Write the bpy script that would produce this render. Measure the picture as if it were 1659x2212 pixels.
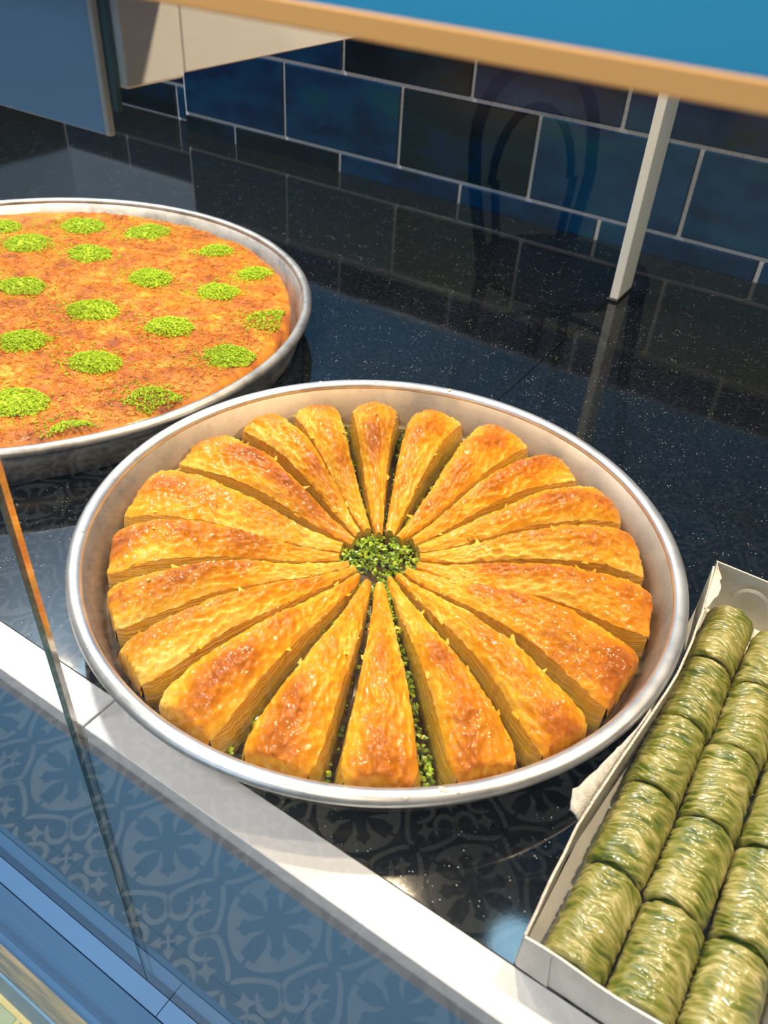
import bpy, bmesh, math, random
import numpy as np
from mathutils import Vector, Matrix, noise

for o in list(bpy.data.objects): bpy.data.objects.remove(o)
scn = bpy.context.scene
COL = scn.collection
V = Vector

# ------------------------------------------------------------------ camera
# world: origin on the granite counter under the centre of the baklava tray,
# +X along the case (right), +Y towards the tiled wall, +Z up, metres
cam_d = bpy.data.cameras.new('camera'); cam = bpy.data.objects.new('camera', cam_d); COL.objects.link(cam)
CR, CD, CF = V((0.83389386, 0.54921452, 0.05463005)), V((0.38210218, -0.50305184, -0.77520112)), V((-0.39826996, 0.66730971, -0.62934791))
mw = Matrix.Identity(4)
for i in range(3):
    mw[i][0] = CR[i]; mw[i][1] = -CD[i]; mw[i][2] = -CF[i]
mw.translation = (0.22419, -0.37413, 0.41)
cam.matrix_world = mw
cam_d.sensor_fit = 'VERTICAL'; cam_d.sensor_height = 24.0; cam_d.lens = 1770.0 * 24.0 / 2212.0
cam_d.clip_start = 0.01; cam_d.clip_end = 40
cam_d.dof.use_dof = True; cam_d.dof.focus_distance = 0.60; cam_d.dof.aperture_fstop = 9.0
scn.camera = cam

# ------------------------------------------------------------------ light
w = bpy.data.worlds.new('world'); scn.world = w; w.use_nodes = True
bg = w.node_tree.nodes['Background']
bg.inputs[0].default_value = (0.62, 0.74, 1.0, 1); bg.inputs[1].default_value = 0.08

def lamp(name, kind, loc, target, power, color, size=0.1, spot=None, blend=0.5, size_y=None):
    l = bpy.data.lights.new(name, kind); l.energy = power; l.color = color
    if kind == 'AREA':
        l.shape = 'DISK' if size_y is None else 'RECTANGLE'; l.size = size
        if size_y: l.size_y = size_y
    elif kind == 'SPOT':
        l.shadow_soft_size = size; l.spot_size = math.radians(spot); l.spot_blend = blend
    else: l.shadow_soft_size = size
    o = bpy.data.objects.new(name, l); COL.objects.link(o); o.location = loc
    o.rotation_euler = (V(target) - V(loc)).to_track_quat('-Z', 'Y').to_euler()
    return o
WARM = (1.0, 0.79, 0.52); COOL = (0.42, 0.76, 1.0)
# warm halogen spots in the ceiling over the display case
for lx, tx, pw in ((-0.95, -0.55, 14), (-0.50, -0.30, 20), (-0.08, -0.05, 30), (0.34, 0.15, 26), (0.78, 0.40, 22)):
    lamp('halogen_spot', 'SPOT', (lx, 0.25, 1.05), (tx, 0.0, 0), pw, WARM, 0.022, 95, 0.8)
# two cool track spots, mirrored as pale blue pools in the granite
lamp('track_spot', 'AREA', (0.1046, 0.530, 1.5), (0.12, -0.15, 0), 0.5, COOL, 0.11)
lamp('track_spot', 'AREA', (-1.323, 0.516, 1.5), (-0.3, -0.1, 0), 0.5, COOL, 0.11)
# added unseen spot over the customer side, brightening the mirrored floor
lamp('room_ceiling_light', 'SPOT', (-0.35, -1.05, 1.6), (-0.35, -0.85, -0.85), 120, (0.93, 0.97, 1.0), 0.25, 80, 0.7)
# added unseen fills: blue over the far floor, white on the alcove walls
lamp('shop_front_daylight', 'AREA', (-0.8, -5.6, 1.5), (-0.6, -2.6, -0.85), 48, (0.45, 0.70, 1.0), 2.6, size_y=1.4)
lamp('pendant_light', 'POINT', (0.35, -0.95, 1.0), (0, 0, 0), 13, (1.0, 0.74, 0.45), 0.06)  # added warm fill, unseen, to brighten the ledge's front edge
lamp('alcove_light', 'AREA', (-1.05, 0.35, 1.5), (-1.1, 0.80, 0.35), 26, (0.95, 0.97, 1.0), 0.3)
# warm light under the lip of the case
lamp('toe_light', 'AREA', (-0.40, -0.275, -0.47), (-0.40, -0.30, -0.85), 1.0, (1.0, 0.80, 0.40), 0.8, size_y=0.02)

vs = scn.view_settings
vs.view_transform = 'Standard'; vs.look = 'None'; vs.exposure = 0.0; vs.gamma = 1.0; vs.use_curve_mapping = False

# ------------------------------------------------------------------ materials
def new_mat(name):
    m = bpy.data.materials.new(name); m.use_nodes = True
    nt = m.node_tree; b = nt.nodes['Principled BSDF']
    return m, nt, b
def N(nt, t, **kw):
    n = nt.nodes.new(t)
    for k, v in kw.items():
        if k in n.inputs: n.inputs[k].default_value = v
        else: setattr(n, k, v)
    return n
def ramp(nt, fac, stops):
    n = nt.nodes.new('ShaderNodeValToRGB'); e = n.color_ramp.elements
    while len(e) > 1: e.remove(e[-1])
    e[0].position = stops[0][0]; e[0].color = (*stops[0][1], 1)
    for p, c in stops[1:]:
        x = e.new(p); x.color = (*c, 1)
    nt.links.new(fac, n.inputs[0]); return n
def coords(nt, scale=(1, 1, 1), kind='Object'):
    tc = nt.nodes.new('ShaderNodeTexCoord'); mp = nt.nodes.new('ShaderNodeMapping')
    mp.inputs['Scale'].default_value = scale
    nt.links.new(tc.outputs[kind], mp.inputs[0]); return mp.outputs[0]
def bump(nt, b, h, strength=0.3, dist=0.001):
    n = nt.nodes.new('ShaderNodeBump'); n.inputs['Strength'].default_value = strength; n.inputs['Distance'].default_value = dist
    nt.links.new(h, n.inputs['Height']); nt.links.new(n.outputs[0], b.inputs['Normal']); return n
def simple(name, col, rough=0.5, metal=0.0, spec=0.5, var=0.0, vscale=30, bmp=0.0, bscale=200, coat=0.0):
    m, nt, b = new_mat(name)
    b.inputs['Roughness'].default_value = rough; b.inputs['Metallic'].default_value = metal
    b.inputs['Specular IOR Level'].default_value = spec; b.inputs['Coat Weight'].default_value = coat
    co = coords(nt)
    n = N(nt, 'ShaderNodeTexNoise', Scale=vscale, Detail=4.0)
    nt.links.new(co, n.inputs['Vector'])
    lo = tuple(max(0, c * (1 - var)) for c in col); hi = tuple(min(1, c * (1 + var)) for c in col)
    rp = ramp(nt, n.outputs[0], [(0.3, lo), (0.7, hi)])
    nt.links.new(rp.outputs[0], b.inputs['Base Color'])
    if bmp:
        n2 = N(nt, 'ShaderNodeTexNoise', Scale=bscale, Detail=3.0); nt.links.new(co, n2.inputs['Vector'])
        bump(nt, b, n2.outputs[0], bmp, 0.001)
    return m

def glass_mat(name, tint, ior):
    m = bpy.data.materials.new(name); m.use_nodes = True; nt = m.node_tree
    nt.nodes.remove(nt.nodes['Principled BSDF']); out = nt.nodes['Material Output']
    tr = N(nt, 'ShaderNodeBsdfTransparent'); tr.inputs[0].default_value = (*tint, 1)
    gl = N(nt, 'ShaderNodeBsdfGlossy'); gl.inputs['Roughness'].default_value = 0.0; gl.inputs[0].default_value = (1, 1, 1, 1)
    ge = N(nt, 'ShaderNodeNewGeometry'); mr = N(nt, 'ShaderNodeMapRange')
    mr.inputs['To Min'].default_value = ior; mr.inputs['To Max'].default_value = 1 / ior
    nt.links.new(ge.outputs['Backfacing'], mr.inputs['Value'])
    fr = N(nt, 'ShaderNodeFresnel'); nt.links.new(mr.outputs[0], fr.inputs['IOR'])
    mx = N(nt, 'ShaderNodeMixShader'); nt.links.new(fr.outputs[0], mx.inputs[0])
    nt.links.new(tr.outputs[0], mx.inputs[1]); nt.links.new(gl.outputs[0], mx.inputs[2])
    nt.links.new(mx.outputs[0], out.inputs['Surface']); return m

M = {}
M['glass'] = glass_mat('clear_glass', (0.985, 0.995, 0.992), 1.62)
M['glass_inner'] = glass_mat('glass_inner_faces', (0.998, 1.0, 0.999), 1.0)
M['shelf_glass'] = glass_mat('shelf_glass', (0.93, 0.985, 0.99), 1.5)

def granite():
    m, nt, b = new_mat('black_granite')
    co = coords(nt)
    n = N(nt, 'ShaderNodeTexNoise', Scale=260.0, Detail=6.0, Roughness=0.7); nt.links.new(co, n.inputs['Vector'])
    rp = ramp(nt, n.outputs[0], [(0.45, (0.003, 0.0035, 0.0045)), (0.62, (0.010, 0.011, 0.013)), (0.78, (0.05, 0.052, 0.055))])
    v = N(nt, 'ShaderNodeTexVoronoi', Scale=330.0); nt.links.new(co, v.inputs['Vector'])
    rp2 = ramp(nt, v.outputs['Distance'], [(0.08, (0.55, 0.55, 0.54)), (0.17, (0, 0, 0))])
    n3 = N(nt, 'ShaderNodeTexNoise', Scale=60.0, Detail=2.0); nt.links.new(co, n3.inputs['Vector'])
    rp3 = ramp(nt, n3.outputs[0], [(0.5, (0, 0, 0)), (0.65, (1, 1, 1))])
    mu = N(nt, 'ShaderNodeMix', data_type='RGBA', blend_type='MULTIPLY'); mu.inputs[0].default_value = 1
    nt.links.new(rp2.outputs[0], mu.inputs[6]); nt.links.new(rp3.outputs[0], mu.inputs[7])
    ad = N(nt, 'ShaderNodeMix', data_type='RGBA', blend_type='ADD'); ad.inputs[0].default_value = 1
    nt.links.new(rp.outputs[0], ad.inputs[6]); nt.links.new(mu.outputs[2], ad.inputs[7])
    nt.links.new(ad.outputs[2], b.inputs['Base Color'])
    b.inputs['Roughness'].default_value = 0.06; b.inputs['IOR'].default_value = 1.5
    bump(nt, b, n.outputs[0], 0.012, 0.0006)
    return m
M['granite'] = granite()

def glaze():
    m, nt, b = new_mat('blue_glaze')
    co = coords(nt, (1, 1, 1), 'Object')
    oi = nt.nodes.new('ShaderNodeObjectInfo')
    n = N(nt, 'ShaderNodeTexNoise', Scale=9.0, Detail=4.0, Roughness=0.6); n.noise_dimensions = '4D'
    ml = N(nt, 'ShaderNodeMath', operation='MULTIPLY'); ml.inputs[1].default_value = 37.0
    nt.links.new(oi.outputs['Random'], ml.inputs[0]); nt.links.new(ml.outputs[0], n.inputs['W'])
    mp = N(nt, 'ShaderNodeMapping'); mp.inputs['Scale'].default_value = (1, 1, 2.2); nt.links.new(co, mp.inputs[0]); nt.links.new(mp.outputs[0], n.inputs['Vector'])
    a = N(nt, 'ShaderNodeMath', operation='MULTIPLY_ADD'); a.inputs[1].default_value = 0.35; nt.links.new(oi.outputs['Random'], a.inputs[0])
    s = N(nt, 'ShaderNodeMath', operation='SUBTRACT'); s.inputs[1].default_value = 0.17; nt.links.new(n.outputs[0], s.inputs[0]); nt.links.new(s.outputs[0], a.inputs[2])
    rp = ramp(nt, a.outputs[0], [(0.28, (0.0004, 0.003, 0.012)), (0.42, (0.0004, 0.011, 0.024)), (0.55, (0.0002, 0.015, 0.065)), (0.68, (0.0004, 0.036, 0.10)), (0.8, (0.0015, 0.055, 0.08))])
    nt.links.new(rp.outputs[0], b.inputs['Base Color'])
    b.inputs['Roughness'].default_value = 0.22; b.inputs['Specular IOR Level'].default_value = 0.35
    bump(nt, b, n.outputs[0], 0.15, 0.002)
    return m
M['glaze'] = glaze()
M['grout'] = simple('grey_grout', (0.80, 0.77, 0.79), 0.9, var=0.15, vscale=200, bmp=0.2)
M['blue_wall'] = simple('blue_wall_paint', (0.030, 0.30, 0.62), 0.6, var=0.06, vscale=6)
M['ledge_blue'] = simple('cyan_blue_gloss_paint', (0.010, 0.085, 0.19), 0.8, spec=0.0, var=0.05, vscale=6)
M['pale_wall'] = simple('pale_wall_paint', (0.42, 0.55, 0.66), 0.6, var=0.04, vscale=6)
M['white_paint'] = simple('white_powder_coat', (0.80, 0.79, 0.78), 0.38, var=0.02, bmp=0.03, bscale=900)
M['strip_white'] = simple('white_edge_laminate', (0.70, 0.685, 0.695), 0.30, var=0.03, vscale=25, bmp=0.02, bscale=700)
M['grey_plastic'] = simple('grey_plastic', (0.30, 0.30, 0.32), 0.5, var=0.1)
M['black_plastic'] = simple('black_plastic', (0.012, 0.012, 0.013), 0.3, var=0.1)
M['rail_blue'] = simple('blue_gloss_paint', (0.14, 0.30, 0.53), 0.40, var=0.05, vscale=8, bmp=0.03, bscale=90)
M['rail_joint'] = simple('dark_joint', (0.006, 0.02, 0.03), 0.8)
M['case_panel'] = simple('blue_case_panel', (0.13, 0.29, 0.46), 0.6, var=0.04, vscale=5)
M['sign_blue'] = simple('blue_board', (0.32, 0.57, 0.88), 0.5, var=0.03, vscale=5)
M['tile_dark'] = simple('slate_blue_cement', (0.030, 0.050, 0.070), 0.55, var=0.12, vscale=20)
M['tile_light'] = simple('pale_grey_cement', (0.21, 0.225, 0.22), 0.55, var=0.08, vscale=20)
M['mosaic'] = simple('pale_green_mosaic', (0.42, 0.55, 0.42), 0.4, var=0.2, vscale=25)
M['floor_grout'] = simple('cream_floor_grout', (0.75, 0.68, 0.36), 0.85, var=0.1, vscale=60)
M['chair_wood'] = simple('black_stained_wood', (0.006, 0.006, 0.007), 0.6, var=0.2)

def beige_stone():
    m, nt, b = new_mat('beige_marble')
    co = coords(nt, (3, 3, 9)); n = N(nt, 'ShaderNodeTexNoise', Scale=5.0, Detail=5.0, Distortion=0.6); nt.links.new(co, n.inputs['Vector'])
    rp = ramp(nt, n.outputs[0], [(0.35, (0.22, 0.27, 0.32)), (0.5, (0.45, 0.42, 0.38)), (0.65, (0.66, 0.55, 0.42))])
    nt.links.new(rp.outputs[0], b.inputs['Base Color']); b.inputs['Roughness'].default_value = 0.45; return m
M['beige'] = beige_stone()

def aluminium(name, col, rough, stain=0.0):
    m, nt, b = new_mat(name)
    co = coords(nt); n = N(nt, 'ShaderNodeTexNoise', Scale=45.0, Detail=6.0, Roughness=0.65); nt.links.new(co, n.inputs['Vector'])
    mp = N(nt, 'ShaderNodeMapping'); mp.inputs['Scale'].default_value = (3, 3, 60); nt.links.new(co, mp.inputs[0])
    n2 = N(nt, 'ShaderNodeTexNoise', Scale=6.0, Detail=4.0); nt.links.new(mp.outputs[0], n2.inputs['Vector'])
    lo = tuple(c * (0.8 - stain) for c in col)
    rp = ramp(nt, n.outputs[0], [(0.30, lo), (0.55, col)]); nt.links.new(rp.outputs[0], b.inputs['Base Color'])
    mr = N(nt, 'ShaderNodeMapRange'); mr.inputs['To Min'].default_value = rough - 0.08; mr.inputs['To Max'].default_value = rough + 0.1
    nt.links.new(n.outputs[0], mr.inputs[0]); nt.links.new(mr.outputs[0], b.inputs['Roughness'])
    b.inputs['Metallic'].default_value = 0.85
    bump(nt, b, n2.outputs[0], 0.08, 0.0006); return m
M['alu'] = aluminium('brushed_aluminium', (0.80, 0.79, 0.78), 0.36)
M['alu_pan'] = aluminium('syrup_dulled_aluminium', (0.34, 0.265, 0.20), 0.48, 0.1)  # stained pan; the baklava's reflected brown is also put into its colour
M['alu_old'] = aluminium('worn_aluminium', (0.52, 0.48, 0.43), 0.44, 0.25)
M['syrup'] = simple('amber_syrup', (0.10, 0.05, 0.012), 0.35, coat=0.1, var=0.3)
M['syrup_drop'] = simple('clear_syrup', (0.75, 0.68, 0.55), 0.04, coat=1.0)

def crust():
    m, nt, b = new_mat('syrup_glazed_phyllo')
    co = coords(nt); at = N(nt, 'ShaderNodeAttribute', attribute_name='bake')
    n = N(nt, 'ShaderNodeTexNoise', Scale=85.0, Detail=6.0, Roughness=0.62, Distortion=1.2); nt.links.new(co, n.inputs['Vector'])
    n2 = N(nt, 'ShaderNodeTexNoise', Scale=22.0, Detail=3.0, Distortion=0.6); nt.links.new(co, n2.inputs['Vector'])
    a = N(nt, 'ShaderNodeMath', operation='MULTIPLY_ADD'); a.inputs[1].default_value = 0.55; nt.links.new(n.outputs[0], a.inputs[0]); nt.links.new(at.outputs['Fac'], a.inputs[2])
    a2 = N(nt, 'ShaderNodeMath', operation='MULTIPLY_ADD'); a2.inputs[1].default_value = 0.6; nt.links.new(n2.outputs[0], a2.inputs[0]); nt.links.new(a.outputs[0], a2.inputs[2])
    sb = N(nt, 'ShaderNodeMath', operation='SUBTRACT'); sb.inputs[1].default_value = 0.51; nt.links.new(a2.outputs[0], sb.inputs[0])
    rp = ramp(nt, sb.outputs[0], [(0.08, (0.72, 0.46, 0.08)), (0.26, (0.70, 0.345, 0.014)), (0.46, (0.64, 0.235, 0.001)), (0.66, (0.47, 0.135, 0.0005)), (0.9, (0.27, 0.060, 0.0005))])
    nt.links.new(rp.outputs[0], b.inputs['Base Color'])
    b.inputs['Roughness'].default_value = 0.55; b.inputs['Specular IOR Level'].default_value = 0.1
    b.inputs['Coat Weight'].default_value = 0.7; b.inputs['Coat Roughness'].default_value = 0.09; b.inputs['Coat IOR'].default_value = 1.5
    b.inputs['Subsurface Weight'].default_value = 0.10; b.inputs['Subsurface Radius'].default_value = (0.006, 0.003, 0.001); b.inputs['Subsurface Scale'].default_value = 0.6
    h = N(nt, 'ShaderNodeTexNoise', Scale=260.0, Detail=3.0, Roughness=0.5, Distortion=1.2); nt.links.new(co, h.inputs['Vector'])
    bump(nt, b, h.outputs[0], 0.35, 0.0012)
    h2 = N(nt, 'ShaderNodeTexNoise', Scale=210.0, Detail=1.5, Roughness=0.4, Distortion=0.8); nt.links.new(co, h2.inputs['Vector'])
    bn = N(nt, 'ShaderNodeBump'); bn.inputs['Strength'].default_value = 0.9; bn.inputs['Distance'].default_value = 0.0018
    nt.links.new(h2.outputs[0], bn.inputs['Height']); nt.links.new(bn.outputs[0], b.inputs['Coat Normal'])
    return m
M['crust'] = crust()

def layers():
    m, nt, b = new_mat('phyllo_layers')
    co = coords(nt)
    mp = N(nt, 'ShaderNodeMapping'); mp.inputs['Scale'].default_value = (30, 30, 520); nt.links.new(co, mp.inputs[0])
    n = N(nt, 'ShaderNodeTexNoise', Scale=1.0, Detail=4.0, Roughness=0.6, Distortion=0.4); nt.links.new(mp.outputs[0], n.inputs['Vector'])
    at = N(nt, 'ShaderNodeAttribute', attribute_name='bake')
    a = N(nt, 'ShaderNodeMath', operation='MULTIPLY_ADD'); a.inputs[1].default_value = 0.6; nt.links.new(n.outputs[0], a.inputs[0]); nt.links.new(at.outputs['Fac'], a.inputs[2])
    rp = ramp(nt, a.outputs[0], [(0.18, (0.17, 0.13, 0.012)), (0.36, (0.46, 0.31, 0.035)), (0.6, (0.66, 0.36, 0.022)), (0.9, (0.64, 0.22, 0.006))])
    nt.links.new(rp.outputs[0], b.inputs['Base Color']); b.inputs['Roughness'].default_value = 0.3
    b.inputs['Coat Weight'].default_value = 0.6; b.inputs['Coat Roughness'].default_value = 0.1
    bump(nt, b, n.outputs[0], 0.9, 0.0022); return m
M['layers'] = layers()

def noisy(name, stops, scale, rough, coat=0.0, bmp=0.3, bscale=300, detail=4, sss=0.0):
    m, nt, b = new_mat(name); co = coords(nt)
    n = N(nt, 'ShaderNodeTexNoise', Scale=scale, Detail=float(detail), Roughness=0.6, Distortion=0.5); nt.links.new(co, n.inputs['Vector'])
    rp = ramp(nt, n.outputs[0], stops); nt.links.new(rp.outputs[0], b.inputs['Base Color'])
    b.inputs['Roughness'].default_value = rough; b.inputs['Coat Weight'].default_value = coat; b.inputs['Coat Roughness'].default_value = 0.07
    if sss:
        b.inputs['Subsurface Weight'].default_value = sss; b.inputs['Subsurface Radius'].default_value = (0.004, 0.004, 0.001); b.inputs['Subsurface Scale'].default_value = 0.6
    n2 = N(nt, 'ShaderNodeTexNoise', Scale=float(bscale), Detail=3.0); nt.links.new(co, n2.inputs['Vector'])
    bump(nt, b, n2.outputs[0], bmp, 0.001); return m
M['pistachio'] = noisy('chopped_pistachio_green', [(0.28, (0.08, 0.045, 0.04)), (0.38, (0.11, 0.20, 0.012)), (0.52, (0.28, 0.42, 0.02)), (0.70, (0.60, 0.56, 0.04))], 170, 0.35, 0.4)
M['powder'] = noisy('pistachio_powder', [(0.3, (0.22, 0.36, 0.003)), (0.5, (0.38, 0.54, 0.008)), (0.7, (0.58, 0.68, 0.03))], 420, 0.8)
M['kunefe'] = noisy('toasted_kadayif', [(0.32, (0.26, 0.05, 0.001)), (0.45, (0.50, 0.135, 0.001)), (0.56, (0.66, 0.225, 0.002)), (0.70, (0.80, 0.40, 0.02))], 42, 0.55, 0.05, 1.0, 620, 12)
M['strand'] = noisy('kadayif_strand', [(0.34, (0.22, 0.045, 0.001)), (0.46, (0.58, 0.17, 0.001)), (0.56, (0.76, 0.30, 0.006)), (0.68, (0.92, 0.56, 0.08))], 210, 0.45, 0.2, 0.1)
def wrapper():
    m, nt, b = new_mat('pistachio_roll_phyllo'); co = coords(nt)
    oi = nt.nodes.new('ShaderNodeObjectInfo')
    ml = N(nt, 'ShaderNodeMath', operation='MULTIPLY'); ml.inputs[1].default_value = 21.0; nt.links.new(oi.outputs['Random'], ml.inputs[0])
    n = N(nt, 'ShaderNodeTexNoise', Scale=60.0, Detail=5.0, Roughness=0.6, Distortion=0.6); n.noise_dimensions = '4D'; nt.links.new(co, n.inputs['Vector']); nt.links.new(ml.outputs[0], n.inputs['W'])
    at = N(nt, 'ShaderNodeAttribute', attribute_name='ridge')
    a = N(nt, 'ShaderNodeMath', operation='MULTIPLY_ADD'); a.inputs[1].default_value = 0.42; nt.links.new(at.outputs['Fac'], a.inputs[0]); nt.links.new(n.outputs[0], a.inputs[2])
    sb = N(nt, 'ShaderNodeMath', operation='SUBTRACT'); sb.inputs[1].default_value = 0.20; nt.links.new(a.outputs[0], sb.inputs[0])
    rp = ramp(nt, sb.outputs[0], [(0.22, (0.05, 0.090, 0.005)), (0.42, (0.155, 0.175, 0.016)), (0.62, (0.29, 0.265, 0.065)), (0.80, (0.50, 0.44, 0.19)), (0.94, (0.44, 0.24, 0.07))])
    nt.links.new(rp.outputs[0], b.inputs['Base Color']); b.inputs['Roughness'].default_value = 0.32
    b.inputs['Coat Weight'].default_value = 0.9; b.inputs['Coat Roughness'].default_value = 0.08
    b.inputs['Subsurface Weight'].default_value = 0.2; b.inputs['Subsurface Radius'].default_value = (0.004, 0.004, 0.001); b.inputs['Subsurface Scale'].default_value = 0.6
    mp = N(nt, 'ShaderNodeMapping'); mp.inputs['Scale'].default_value = (60, 420, 60); nt.links.new(co, mp.inputs[0])
    h = N(nt, 'ShaderNodeTexNoise', Scale=1.0, Detail=4.0, Distortion=0.7); nt.links.new(mp.outputs[0], h.inputs['Vector'])
    bn = bump(nt, b, h.outputs[0], 0.35, 0.0012); nt.links.new(bn.outputs[0], b.inputs['Coat Normal']); return m
M['wrapper'] = wrapper()
M['filling'] = noisy('roll_filling', [(0.3, (0.03, 0.07, 0.004)), (0.5, (0.10, 0.20, 0.008)), (0.7, (0.28, 0.36, 0.02))], 300, 0.4, 0.5, 0.8, 500)
M['card'] = noisy('white_cardboard', [(0.3, (0.55, 0.54, 0.50)), (0.7, (0.70, 0.69, 0.66))], 20, 0.5, 0.1, 0.05)
M['card_grey'] = noisy('grey_cardboard', [(0.3, (0.32, 0.31, 0.27)), (0.7, (0.48, 0.46, 0.40))], 60, 0.8, 0.0, 0.3)
M['torn'] = noisy('torn_card_fibre', [(0.3, (0.50, 0.46, 0.40)), (0.7, (0.72, 0.68, 0.62))], 300, 0.95, 0.0, 0.9, 900)
M['edge_teal'] = simple('teal_glass_edge', (0.06, 0.16, 0.19), 0.15, var=0.15, vscale=60, spec=0.8)
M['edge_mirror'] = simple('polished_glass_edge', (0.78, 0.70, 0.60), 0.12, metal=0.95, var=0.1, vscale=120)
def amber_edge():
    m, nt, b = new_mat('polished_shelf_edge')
    b.inputs['Base Color'].default_value = (1.0, 0.56, 0.20, 1); b.inputs['Roughness'].default_value = 0.25  # clear glass edge given an amber colour in place of warm lamplight
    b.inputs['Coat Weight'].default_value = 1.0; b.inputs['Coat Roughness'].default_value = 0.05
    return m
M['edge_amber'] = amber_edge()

# ------------------------------------------------------------------ mesh helpers
def link(name, verts, faces, mat, parent=None, smooth=False, attr=None, loc=None):
    me = bpy.data.meshes.new(name); me.from_pydata([tuple(v) for v in verts], [], [tuple(f) for f in faces])
    if smooth: me.polygons.foreach_set('use_smooth', [True] * len(me.polygons))
    if attr:
        a = me.attributes.new(attr[0], 'FLOAT', 'POINT'); a.data.foreach_set('value', np.asarray(attr[1], dtype=np.float32))
    mats = mat if isinstance(mat, (list, tuple)) else [mat]
    for m in mats: me.materials.append(m)
    me.update()
    o = bpy.data.objects.new(name, me); COL.objects.link(o)
    if loc is not None: o.location = loc
    if parent is not None: o.parent = parent
    return o
def tag(o, label=None, cat=None, group=None, kind=None):
    if label: o['label'] = label
    if cat: o['category'] = cat
    if group: o['group'] = group
    if kind: o['kind'] = kind
    return o
def empty(name, loc=(0, 0, 0), rz=0.0):
    o = bpy.data.objects.new(name, None); COL.objects.link(o); o.location = loc; o.rotation_euler = (0, 0, rz); o.empty_display_size = 0.02
    return o
def box(name, lo, hi, mat, parent=None, bev=0.0, seg=2):
    lo = V(lo); hi = V(hi); c = (lo + hi) / 2
    bm = bmesh.new(); bmesh.ops.create_cube(bm, size=1.0)
    for v in bm.verts: v.co = V((v.co.x * (hi.x - lo.x), v.co.y * (hi.y - lo.y), v.co.z * (hi.z - lo.z)))
    if bev: bmesh.ops.bevel(bm, geom=bm.edges[:], offset=bev, segments=seg, affect='EDGES', profile=0.5)
    me = bpy.data.meshes.new(name); bm.to_mesh(me); bm.free(); me.materials.append(mat)
    if bev: me.polygons.foreach_set('use_smooth', [False] * len(me.polygons))
    o = bpy.data.objects.new(name, me); COL.objects.link(o); o.location = c
    if parent is not None:
        o.parent = parent; o.location = c - parent.location
    return o
def prism_x(name, prof, x0, x1, mat, parent=None):   # profile [(y,z)] swept along X
    n = len(prof); vs_ = [(x0, y, z) for y, z in prof] + [(x1, y, z) for y, z in prof]
    fs = [(i, (i + 1) % n, n + (i + 1) % n, n + i) for i in range(n)] + [tuple(range(n - 1, -1, -1)), tuple(range(n, 2 * n))]
    o = link(name, vs_, fs, mat, parent)
    bm = bmesh.new(); bm.from_mesh(o.data); bmesh.ops.recalc_face_normals(bm, faces=bm.faces); bm.to_mesh(o.data); bm.free()
    return o
def lathe(name, prof, mat, parent=None, n=160, closed=False):
    vs_ = []; fs = []; k = len(prof)
    for i in range(n):
        a = 2 * math.pi * i / n; c, s = math.cos(a), math.sin(a)
        vs_ += [(r_ * c, r_ * s, z) for r_, z in prof]
    for i in range(n):
        j = (i + 1) % n
        for q in range(k if closed else k - 1):
            q2 = (q + 1) % k
            fs.append((i * k + q, j * k + q, j * k + q2, i * k + q2))
    if not closed:
        fs.append(tuple(i * k for i in range(n - 1, -1, -1))) if prof[0][0] > 1e-6 else None
    return link(name, vs_, fs, mat, parent, smooth=True)
def tube(path, rad, seg=10, closed=False):
    P = [V(p) for p in path]; n = len(P); vs_ = []; fs = []
    up = V((0.13, 0.21, 0.97)).normalized()
    for i, p in enumerate(P):
        t = (P[(i + 1) % n] - P[i - 1]) if closed else (P[min(i + 1, n - 1)] - P[max(i - 1, 0)])
        t.normalize(); a = t.cross(up).normalized(); b = t.cross(a)
        rr = rad[i] if isinstance(rad, (list, tuple)) else rad
        for k in range(seg):
            an = 2 * math.pi * k / seg; vs_.append(p + a * (math.cos(an) * rr) + b * (math.sin(an) * rr))
    for i in range(n if closed else n - 1):
        j = (i + 1) % n
        for k in range(seg): fs.append((i * seg + k, i * seg + (k + 1) % seg, j * seg + (k + 1) % seg, j * seg + k))
    if not closed: fs += [tuple(range(seg - 1, -1, -1)), tuple(range((n - 1) * seg, n * seg))]
    return vs_, fs
def fbm(p, o=3): return noise.fractal(V(p), 0.6, 2.0, o)

FZ = -0.85      # floor level
GY0, GY1 = -0.2205, -0.2145   # front glass, outer and inner face

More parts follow.
